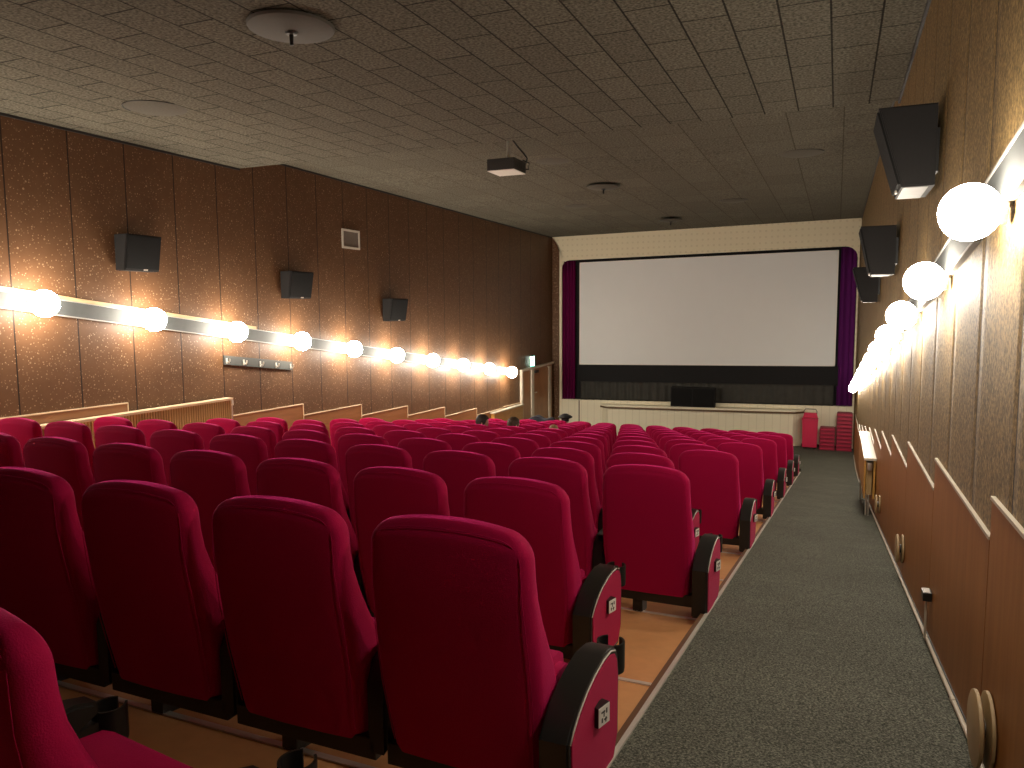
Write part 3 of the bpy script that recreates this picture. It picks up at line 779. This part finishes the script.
# radiators
t=thing('radiator','ribbed beige radiator along the left wall behind the red seats','radiator',(XL+.03,0,OZ))
b=MB(); y0,y1,zt_,zb_=5.05,8.0,-1.185,-1.72; nr=74
prof=[]
for i in range(nr):
    ya=y0+(y1-y0)*i/nr; yb_=y0+(y1-y0)*(i+1)/nr; d=(yb_-ya)
    prof+= [(.135,ya),(.135,ya+d*.15),(.155,ya+d*.3),(.155,ya+d*.7),(.135,ya+d*.85)]
prof=[(.05,y0)]+prof+[(.135,y1),(.05,y1)]
b.prism([(x,y) for x,y in prof],'z',zb_,zt_-.02); b.obj('ribbed_panel',M['radiator'],t)
b=MB(); b.box(.03,.165,y0-.02,y1+.02,zt_-.02,zt_+.012,.004); b.obj('top_cap',M['cap'],t)
b=MB(); b.tube([(.10,y1+.01,zt_-.09),(.10,y1+.075,zt_-.09)],.016,10); b.tube([(.10,y1+.055,zt_-.05),(.10,y1+.055,zt_-.34)],.012,10); b.lathe([(0,-.03),(.024,-.03),(.024,.03),(0,.03)],12,(.10,y1+.055,zt_-.06)); b.obj('valve',M['hook'],t,smooth=True)
for y in (y0+.2,y1-.2):
    b=MB(); b.box(.0,.07,y-.02,y+.02,zf(y)-OZ,zb_+.02); b.obj('bracket',M['blackm'],t)
t=thing('radiator','low yellow-topped radiator at the far end of the left wall near the exit','radiator',(XL+.03,0,OZ))
b=MB(); b.box(.05,.15,16.75,18.6,-3.1,-2.52,.006); b.obj('panel',M['radR'],t)
b=MB(); b.box(.03,.17,16.73,18.62,-2.52,-2.49,.004); b.obj('top_cap',M['capw'],t)
for y in (17,18.3):
    b=MB(); b.box(.05,.11,y-.02,y+.02,zf(y)-OZ,-3.08); b.obj('foot',M['blackm'],t)
t=thing('radiator_cover','honey wood radiator cover with pale top standing along the right wall','radiator cover',(XR-.008,0,OZ))
y0,y1,zt_,zb_=9.85,12.0,-1.795,-2.27
b=MB(); b.box(-.135,-.115,y0,y1,zb_,zt_-.01,.003); b.box(-.035,-.012,y0,y1,zb_,zt_-.01,.003); b.box(-.115,-.035,y0+.35,y0+.37,zb_,zt_-.01); b.obj('side_board',M['radR'],t)
b=MB(); b.box(-.142,-.005,y0-.02,y1+.02,zt_-.01,zt_+.02,.004); b.obj('top_board',M['capw'],t)
b=MB(); b.box(-.108,-.045,y0+.06,y1-.05,zb_+.03,zt_-.05,.01); b.obj('radiator_core',M['radiator'],t)
b=MB(); b.tube([(-.075,y0+.06,zt_-.10),(-.075,y0-.025,zt_-.10)],.016,10); b.lathe([(0,-.045),(.022,-.045),(.03,-.01),(.026,.045),(0,.045)],12,(-.075,y0-.02,zt_-.08)); b.obj('valve',M['hook'],t,smooth=True)
for y in (y0+.08,y1-.1):
    b=MB(); zz=zc(y)-OZ; b.tube([(-.10,y,zz),(-.10,y,zb_+.03)],.011,8); b.obj('leg',M['hook'],t,smooth=True)
b=MB(); b.tube([(-.075,y0+.02,zb_+.04),(-.075,y0+.02,zc(y0)-OZ)],.008,8); b.obj('pipe',M['hook'],t,smooth=True)

# ------------------------------------------------------------------ coat rack, vent, exit, left door
t=thing('coat_rack','grey wall coat rack with five hooks under the left lamp rail','coat rack',(XL,0,OZ))
def rz_(y): return -.655-.128*(y-8.06)
b=MB(); b.hexa([(0.001,8.06,rz_(8.06)-.065),(.028,8.06,rz_(8.06)-.065),(.028,9.48,rz_(9.48)-.065),(0.001,9.48,rz_(9.48)-.065),(0.001,8.06,rz_(8.06)+.065),(.028,8.06,rz_(8.06)+.065),(.028,9.48,rz_(9.48)+.065),(0.001,9.48,rz_(9.48)+.065)]); b.obj('board',M['greyboard'],t)
for y in (8.10,8.43,8.77,9.11,9.44):
    z=rz_(y); b=MB(); b.tube([(.028,y,z-.015),(.07,y,z-.035),(.085,y,z-.01),(.088,y,z+.02)],.010,8); b.box(.028,.033,y-.014,y+.014,z-.05,z+.03); b.obj('hook',M['hook'],t,smooth=True)
t=thing('wall_vent','small white-framed square vent grille high on the left wall','vent',(XL,11.16,1.26+OZ))
b=MB()
for q in ((-.26,.26,.13,.165),(-.26,.26,-.165,-.13),(-.26,-.22,-.13,.13),(.22,.26,-.13,.13)): b.box(.001,.02,q[0],q[1],q[2],q[3])
b.obj('frame',M['ventw'],t)
b=MB(); b.box(.001,.008,-.22,.22,-.13,.13)
for i in range(12):
    y=-.2+i*.036; b.box(.008,.014,y,y+.012,-.13,.13)
b.obj('grille',M['ventd'],t)
t=thing('exit_sign','small lit white and green exit sign above the far left door','exit sign',(XL+.12,19.63,-1.42+OZ))
b=MB(); b.box(-.119,-.05,-.08,.08,-.135,.165,.004); b.obj('box',M['greyboard'],t)
# sign face turned to the hall: pale panel with a running figure and an arrow
b=MB(); b.box(-.0495,-.045,-.075,.075,-.125,.155); b.box(-.112,-.057,-.086,-.081,-.125,.155); b.obj('face',M['signg'],t)
b=MB()
for (u0,u1,v0,v1) in ((.1,.9,.72,.97),(.35,.55,.56,.68),(.3,.6,.34,.55),(.15,.32,.42,.5),(.58,.8,.40,.47),(.22,.4,.1,.34),(.5,.72,.2,.34),(.7,.82,.06,.22)):
    b.box(-.045,-.042,-.075+.15*u0,-.075+.15*u1,-.125+.28*v0,-.125+.28*v1)
    b.box(-.112+.055*u0,-.112+.055*u1,-.089,-.086,-.125+.28*v0,-.125+.28*v1)
b.obj('pictogram',M['signw'],t)
d=MB().box(.001,.012,18.86,21.28,zc(18.9)-OZ,-1.60).obj('door_1',M['doorwood'],None); d.location=(XL,0,OZ); struct(d)
def dpart(name,b,mat): return struct(b.obj(name,mat,d))
dpart('door_leaf',MB().box(.012,.045,18.93,19.45,zc(18.9)-OZ+.01,-1.66,.004),M['doorwood'])
dpart('door_leaf',MB().box(.012,.045,19.72,20.86,zc(18.9)-OZ+.01,-1.66,.004),M['doorwood'])
dpart('door_leaf',MB().box(.012,.040,21.06,21.20,zc(18.9)-OZ+.01,-1.66,.004),M['doorwood'])
dpart('post',MB().box(.0,.07,18.80,18.88,zc(18.9)-OZ-.02,-1.60,.004),M['post'])
dpart('post',MB().box(.0,.075,19.50,19.68,zc(18.9)-OZ-.02,-1.63,.004),M['post'])
dpart('post',MB().box(.0,.075,20.88,21.05,zc(18.9)-OZ-.02,-1.63,.004),M['post'])
dpart('lintel',MB().hexa([(0,18.78,-1.64),(.085,18.78,-1.64),(.085,21.29,-1.575),(0,21.29,-1.575),(0,18.78,-1.585),(.085,18.78,-1.585),(.085,21.29,-1.52),(0,21.29,-1.52)]),M['post'])
dpart('closer',MB().box(.045,.09,19.74,20.0,-1.75,-1.67,.004),M['black'])
dpart('handle',MB().box(.045,.08,19.78,19.90,-2.32,-2.29,.004),M['hook'])

# ------------------------------------------------------------------ wall loudspeakers
def wall_speaker(side,X,Y0,ztop,h,w,dt,db,label,under):
    s=1 if side=='left' else -1
    t=thing('wall_speaker',label,'speaker',(X,Y0+w/2,ztop-h/2+OZ),group='surround speakers on the side walls')
    b=MB(); g=.03
    b.prism([(g,-h/2),(g,h/2),(dt,h/2),(db,-h/2)],'y',-w/2,w/2,.008)
    bmesh.ops.scale(b.bm,vec=(s,1,1),verts=b.bm.verts[:]); b.obj('cabinet',M['spk'],t)
    b=MB(); e=.012; f=lambda z:(db+(dt-db)*(z+h/2)/h)
    z0,z1=-h/2+.02,h/2-.02
    b.hexa([(f(z0),-w/2+.02,z0),(f(z0)+e,-w/2+.02,z0),(f(z0)+e,w/2-.02,z0),(f(z0),w/2-.02,z0),(f(z1),-w/2+.02,z1),(f(z1)+e,-w/2+.02,z1),(f(z1)+e,w/2-.02,z1),(f(z1),w/2-.02,z1)])
    bmesh.ops.scale(b.bm,vec=(s,1,1),verts=b.bm.verts[:]); b.obj('grille',M['grille'],t)
    b=MB(); b.box(.0,.03,-.09,.09,-.12,.12); bmesh.ops.scale(b.bm,vec=(s,1,1),verts=b.bm.verts[:]); b.obj('wall_bracket',M['blackm'],t)
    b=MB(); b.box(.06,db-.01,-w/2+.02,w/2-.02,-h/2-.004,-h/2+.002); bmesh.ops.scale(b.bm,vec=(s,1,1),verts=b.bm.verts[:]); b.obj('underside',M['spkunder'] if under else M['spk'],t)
    b=MB(); b.box(db-.004,db+.014,.02,.07,-h/2+.004,-h/2+.02); bmesh.ops.scale(b.bm,vec=(s,1,1),verts=b.bm.verts[:]); b.obj('badge',M['edge'],t)
wall_speaker('left',XL,6.40,.925,.42,.50,.245,.175,'nearest black wedge speaker on the left wall above the second globe lamp',False)
wall_speaker('left',XL,9.27,.625,.41,.54,.245,.175,'middle black wedge speaker on the left wall above the coat rack end',False)
wall_speaker('left',XL,12.08,.245,.42,.58,.245,.175,'farthest black wedge speaker on the left wall',False)
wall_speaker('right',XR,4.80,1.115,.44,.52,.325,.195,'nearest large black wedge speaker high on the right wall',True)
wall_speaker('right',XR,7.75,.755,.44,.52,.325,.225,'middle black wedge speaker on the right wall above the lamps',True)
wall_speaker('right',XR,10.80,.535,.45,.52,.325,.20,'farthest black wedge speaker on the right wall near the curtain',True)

# ------------------------------------------------------------------ ceiling diffusers and projector
def diffuser(x,y,z,r,drop,label,stud):
    t=thing('ceiling_diffuser',label,'ceiling diffuser',(x,y,z),group='round ceiling diffusers')
    b=MB(); b.lathe([(0,-drop-.012),(r*.75,-drop-.008),(r*.97,-drop+.012),(r,-drop+.03),(r*.96,-drop+.034),(r*.7,-drop+.012),(0,-drop+.006)],40); b.obj('dish',M['disc'] if stud else M['discf'],t,smooth=True,angle=.7)
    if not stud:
        b=MB(); b.tube([(r*1.0*math.cos(a*PI/20),-r*1.0*math.sin(a*PI/20),-.004) for a in range(1,20)],.005,6); b.obj('edge_shade',M['blackm'],t)  # black half ring stands for the shade arc along the dish edge
    b=MB(); b.lathe([(0,-drop+.004),(.05,-drop+.004),(.05,.0),(0,.0)],20); b.obj('neck',M['blackm'],t)
    if stud:
        b=MB(); b.lathe([(0,-drop-.012),(.045,-drop-.014),(.038,-drop-.026),(.015,-drop-.030),(.013,-drop-.10),(0,-drop-.102)],16); b.obj('stud',M['blackm'],t,smooth=True,angle=.6)
diffuser(-3.62,4.50,ZNEAR,.305,.045,'large round dished ceiling diffuser with stud at the top left',True)
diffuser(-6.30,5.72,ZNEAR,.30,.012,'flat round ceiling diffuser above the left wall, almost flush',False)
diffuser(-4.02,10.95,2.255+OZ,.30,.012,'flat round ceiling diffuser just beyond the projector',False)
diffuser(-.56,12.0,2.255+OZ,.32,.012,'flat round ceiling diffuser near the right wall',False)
diffuser(-3.90,13.25,2.235+OZ,.29,.07,'dished ceiling diffuser with dark gap beyond the projector',True)
diffuser(-3.77,18.55,2.225+OZ,.27,.09,'farthest dished ceiling diffuser just before the screen',True)
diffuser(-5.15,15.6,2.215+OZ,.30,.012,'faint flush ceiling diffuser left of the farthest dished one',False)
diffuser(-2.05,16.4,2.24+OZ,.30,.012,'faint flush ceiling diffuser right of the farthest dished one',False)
t=thing('ceiling_projector','small dark projector with pale underside hanging from the ceiling','projector',(-4.02,9.22,0+OZ))
b=MB(); b.box(-.19,.19,-.20,.20,1.80,1.945,.008); b.obj('case',M['proj'],t)
b=MB(); b.box(-.185,.185,-.195,.195,1.792,1.80); b.obj('underside',M['projw'],t)
b=MB(); b.tube([(0,.06,1.945),(0,.06,2.258)],.022,10); b.box(-.08,.08,-.02,.14,2.248,2.262); b.box(-.09,.09,-.04,.16,1.945,1.96); b.obj('ceiling_mount',M['hook'],t)
b=MB(); b.lathe([(0,0),(.05,0),(.05,.035),(.038,.045),(0,.03)],16,(-.08,.20,1.87),'y'); b.obj('lens',M['black'],t,smooth=True,angle=.5)
b=MB(); b.tube([(.10,.22,1.90),(.16,.25,1.92),(.19,.24,2.0),(.16,.2,2.06),(.10,.14,2.14),(.05,.09,2.22),(.02,.07,2.25)],.012,8); b.tube([(.12,.22,1.87),(.20,.26,1.86),(.22,.24,1.94),(.14,.20,1.98)],.009,8); b.obj('cable',M['black'],t,smooth=True)
b=MB()
for i in range(5): b.box(.19,.193,-.14+i*.06,-.105+i*.06,1.83,1.91)
b.obj('vent_slots',M['black'],t)

# ------------------------------------------------------------------ people in the seats
def head_mesh(r=.095,child=False):
    """head with brow, eye sockets, nose, mouth, chin and ears; faces +y, origin in the middle of the skull"""
    b=MB(); loops=[]; n=28
    zs=[-1.28,-1.18,-1.02,-.82,-.60,-.38,-.15,.08,.30,.52,.70,.85,.95]
    for z in zs:
        if z>=-.15: w=math.sqrt(max(0,1-((z+.05)/1.05)**2))*.80; l=math.sqrt(max(0,1-((z+.0)/1.0)**2))*1.0
        else: w=.80-.34*((-z-.15)/1.13)**1.3; l=1.0-.30*((-z-.15)/1.13)
        fy=0.0
        L=[]
        for i in range(n):
            a=2*PI*i/n; x=w*math.sin(a); y=l*math.cos(a)
            f=max(0,math.cos(a))**8
            if y>0:
                if z<-.1: y*= .96
                if -.75<z<-.20: y+=.20*(1-abs((z+.5)/.3))*max(0,math.cos(a))**60 if abs(z+.5)<.3 else 0
                if abs(z+.15)<.12: y-=.08*max(0,math.cos(abs(a if a<PI else a-2*PI)-.42))**30
                if abs(z+.85)<.12: y+=.03*f
            else:
                if z<-.5: y*= .80
            L.append((x*r,y*r,z*r))
        loops.append(L)
    b.loft(loops)
    for s in (-1,1):      # ears
        P=[]
        for i in range(10):
            a=2*PI*i/10; P.append((.05*math.cos(a),.26*math.sin(a)))
        A=[b.bm.verts.new((s*r*.76,r*(-.05+.16*math.cos(2*PI*i/10)),r*(-.30+.26*math.sin(2*PI*i/10)))) for i in range(10)]
        B=[b.bm.verts.new((s*r*.93,r*(-.12+.18*math.cos(2*PI*i/10)),r*(-.27+.28*math.sin(2*PI*i/10)))) for i in range(10)]
        b.bm.faces.new(A); b.bm.faces.new(B[::-1])
        for i in range(10): b.bm.faces.new((A[i],B[i],B[(i+1)%10],A[(i+1)%10]))
    return b
def hair_mesh(r,low,front):
    b=MB(); loops=[]; n=28
    for j in range(9):
        th=j/8
        L=[]
        for i in range(n):
            a=2*PI*i/n; ca=math.cos(a)
            lowz=low if ca<.35 else low+(front-low)*min(1,(ca-.35)/.35)
            z=lowz+(1.06-lowz)*math.sin(th*PI/2)
            rr=math.sqrt(max(0.0,1-(max(z,-.1)/1.08)**2)) if z<1.06 else .0
            k=1.07+.03*math.sin(5*a+3*z)+.02*math.sin(11*a)
            L.append((.84*rr*math.sin(a)*r*k,1.02*rr*ca*r*k*(.94 if z<-.4 and ca<0 else 1),z*r))
        loops.append(L)
    b.loft(loops,cap0=False,cap1=True)
    return b
def person(x,y,z_head,rz,tilt,scale,hair,hairargs,shirt,label,seat_z,face_hidden=False,cap=None):
    r=.095*scale
    t=thing('person',label,'person',(x,y,seat_z))
    zh=z_head-seat_z
    hips=zh-.62*scale
    # body: one skinned surface from hips to neck, arms and legs
    me=bpy.data.meshes.new('body'); s=scale
    sh=zh-.27*s
    V=[(0,0,hips),(0,-.02,hips+.18*s),(0,-.02,sh-.08*s),(0,-.01,sh),(0,.0,sh+.10*s),
       (.17*s,-.01,sh-.03*s),(.21*s,.05,sh-.27*s),(.17*s,.24*s,sh-.34*s),(.15*s,.31*s,sh-.36*s),
       (-.17*s,-.01,sh-.03*s),(-.21*s,.05,sh-.27*s),(-.17*s,.24*s,sh-.34*s),(-.15*s,.31*s,sh-.36*s),
       (.09*s,.05,hips-.01),(.10*s,.40*s,hips+.0),(.10*s,.46*s,hips-.22*s),
       (-.09*s,.05,hips-.01),(-.10*s,.40*s,hips+.0),(-.10*s,.46*s,hips-.22*s)]
    E_=[(0,1),(1,2),(2,3),(3,4),(3,5),(5,6),(6,7),(7,8),(3,9),(9,10),(10,11),(11,12),(0,13),(13,14),(14,15),(0,16),(16,17),(17,18)]
    Rr=[.13,.12,.14,.10,.05,.065,.05,.036,.028,.065,.05,.036,.028,.085,.065,.05,.085,.065,.05]
    me.from_pydata(V,E_,[])
    o=bpy.data.objects.new('body',me); link(o,t); me.materials.append(shirt)
    md=o.modifiers.new('skin','SKIN')
    for i,v in enumerate(me.skin_vertices[0].data): v.radius=(Rr[i]*s,Rr[i]*s*.85); v.use_root=(i==0)
    ss=o.modifiers.new('sub','SUBSURF'); ss.levels=1; ss.render_levels=2
    md.use_smooth_shade=True
    h=head_mesh(r).obj('head',M['skin'],t,smooth=True,angle=3)
    h.location=(tilt*.06,.02,zh); h.rotation_euler=(0,tilt,rz)
    ss=h.modifiers.new('sub','SUBSURF'); ss.levels=1; ss.render_levels=1
    hb=hair_mesh(r,*hairargs).obj('hair',hair,h,smooth=True,angle=3)
    for sx in (-1,1):
        b=MB(); b.lathe([(0,-.012)]+[(.012*math.sin(PI*i/6),-.012*math.cos(PI*i/6)) for i in range(1,6)]+[(0,.012)],10,(sx*.33*r,.80*r,-.17*r)); b.obj('eye',M['eye'],h,smooth=True)
    b=MB(); b.tube([(-.22*r,.80*r,-.86*r),(0,.87*r,-.85*r),(.22*r,.80*r,-.86*r)],.005*s,6); b.obj('mouth',M['lip'],h,smooth=True)
    if cap: cap(t,h,r)
    return t
def sz(r,k): 
    p=seat_pos(r,k); return p
x,y,z=sz(8,6); person(-4.90,y+.30,-1.655+OZ,-1.15,.05,1.0,M['hair'],(-.55,.30),M['shirt1'],'person with short dark hair turned right to the neighbour, left of the three heads',z)
x,y,z=sz(8,5); person(-4.385,y+.30,-1.668+OZ,-.55,.02,1.0,M['hairb'],(-.50,.35),M['shirt2'],'person with short brown hair facing the screen, middle of the three heads',z)
x,y,z=sz(8,4); person(-3.755,y+.32,-1.735+OZ,.1,0,.80,M['hairblond'],(-.35,.35),M['shirt3'],'small person with light hair, only the head top above the seat',z)
x,y,z=sz(14,8)
def cap_fn(t,h,r):
    b=MB(); b.lathe([(r*1.3,.05*r),(r*1.72,.22*r),(r*1.78,.36*r),(r*1.5,.62*r),(r*1.0,.86*r),(r*.5,1.12*r),(0,1.17*r)],28); b.obj('hat',M['hairblack'],h,smooth=True,angle=.8)
    b=MB(); b.lathe([(.10,-1.55*r),(.115,-1.25*r),(.085,-1.0*r),(.07,-1.2*r)],20); b.obj('collar',M['shirt4'],h,smooth=True)
person(-5.98,y+.30,-2.60+OZ,.1,.0,1.05,M['hairblack'],(-.7,.2),M['shirt4'],'person in a dark round hat and pale collar in the last row before the stage',z,cap=cap_fn)
# jacket over a seat back in the last row
x,y,z=sz(14,9)
t=thing('jacket','dark navy jacket draped over a seat back in the last row beside the hat','jacket',(x+.20,y,z))
b=MB(); G=[]
nx,ny=16,14
for j in range(ny+1):
    row=[]
    v=j/ny
    for i in range(nx+1):
        u=i/nx; xx=-.33+.66*u
        a=(v-.5)*2
        topz=H+.035+.02*math.sin(9*u)+.05*math.exp(-((u-.3)/.15)**2)
        yy=.05+.15*a/max(.35,abs(a)) if abs(a)>.35 else .05+.15*a/.35
        zz=topz-(max(0,abs(a)-.3)**1.1)*.40-.03*(abs(2*u-1)**3)*2
        zz+=.012*math.sin(14*u+3*v)
        row.append(b.bm.verts.new((xx,yy+.012*math.sin(11*u+2),zz)))
    G.append(row)
for j in range(ny):
    for i in range(nx): b.bm.faces.new((G[j][i],G[j][i+1],G[j+1][i+1],G[j+1][i]))
o=b.obj('cloth',M['jacket'],t,smooth=True,angle=3); md=o.modifiers.new('thick','SOLIDIFY'); md.thickness=.02
b=MB(); b.tube([(-.30,.21,H-.03),(-.33,.25,H-.16),(-.31,.27,H-.32)],[.05,.048,.04],10); b.obj('sleeve',M['jacket'],t,smooth=True)

# ------------------------------------------------------------------ camera, world, view
f_,yaw,pitch,roll=754.58,.4060,.0965,-.0062
cy,sy=math.cos(yaw),math.sin(yaw); cp,sp=math.cos(pitch),math.sin(pitch)
fw=Vector((-sy*cp,cy*cp,-sp)); rt=Vector((cy,sy,0)); up=rt.cross(fw)
cr,sr=math.cos(roll),math.sin(roll)
Rv=rt*cr+up*sr; Uv=up*cr-rt*sr
cam=bpy.data.cameras.new('camera'); co=bpy.data.objects.new('camera',cam); COL.objects.link(co)
m=Matrix((Rv,Uv,-fw)).transposed().to_4x4(); m.translation=Vector((0,0,OZ)); co.matrix_world=m
cam.sensor_fit='HORIZONTAL'; cam.sensor_width=36; cam.lens=f_*36/1024; cam.clip_start=.05; cam.clip_end=100
S.camera=co
w=bpy.data.worlds.new('world'); S.world=w; w.use_nodes=True
w.node_tree.nodes['Background'].inputs[0].default_value=(.02,.018,.015,1); w.node_tree.nodes['Background'].inputs[1].default_value=.3
S.view_settings.view_transform='Standard'; S.view_settings.look='None'; S.view_settings.gamma=1; S.view_settings.exposure=1.2
S.view_settings.use_curve_mapping=False
S.cycles.use_denoising=True
S.cycles.max_bounces=8
S.cycles.diffuse_bounces=5
S.cycles.sample_clamp_indirect=3
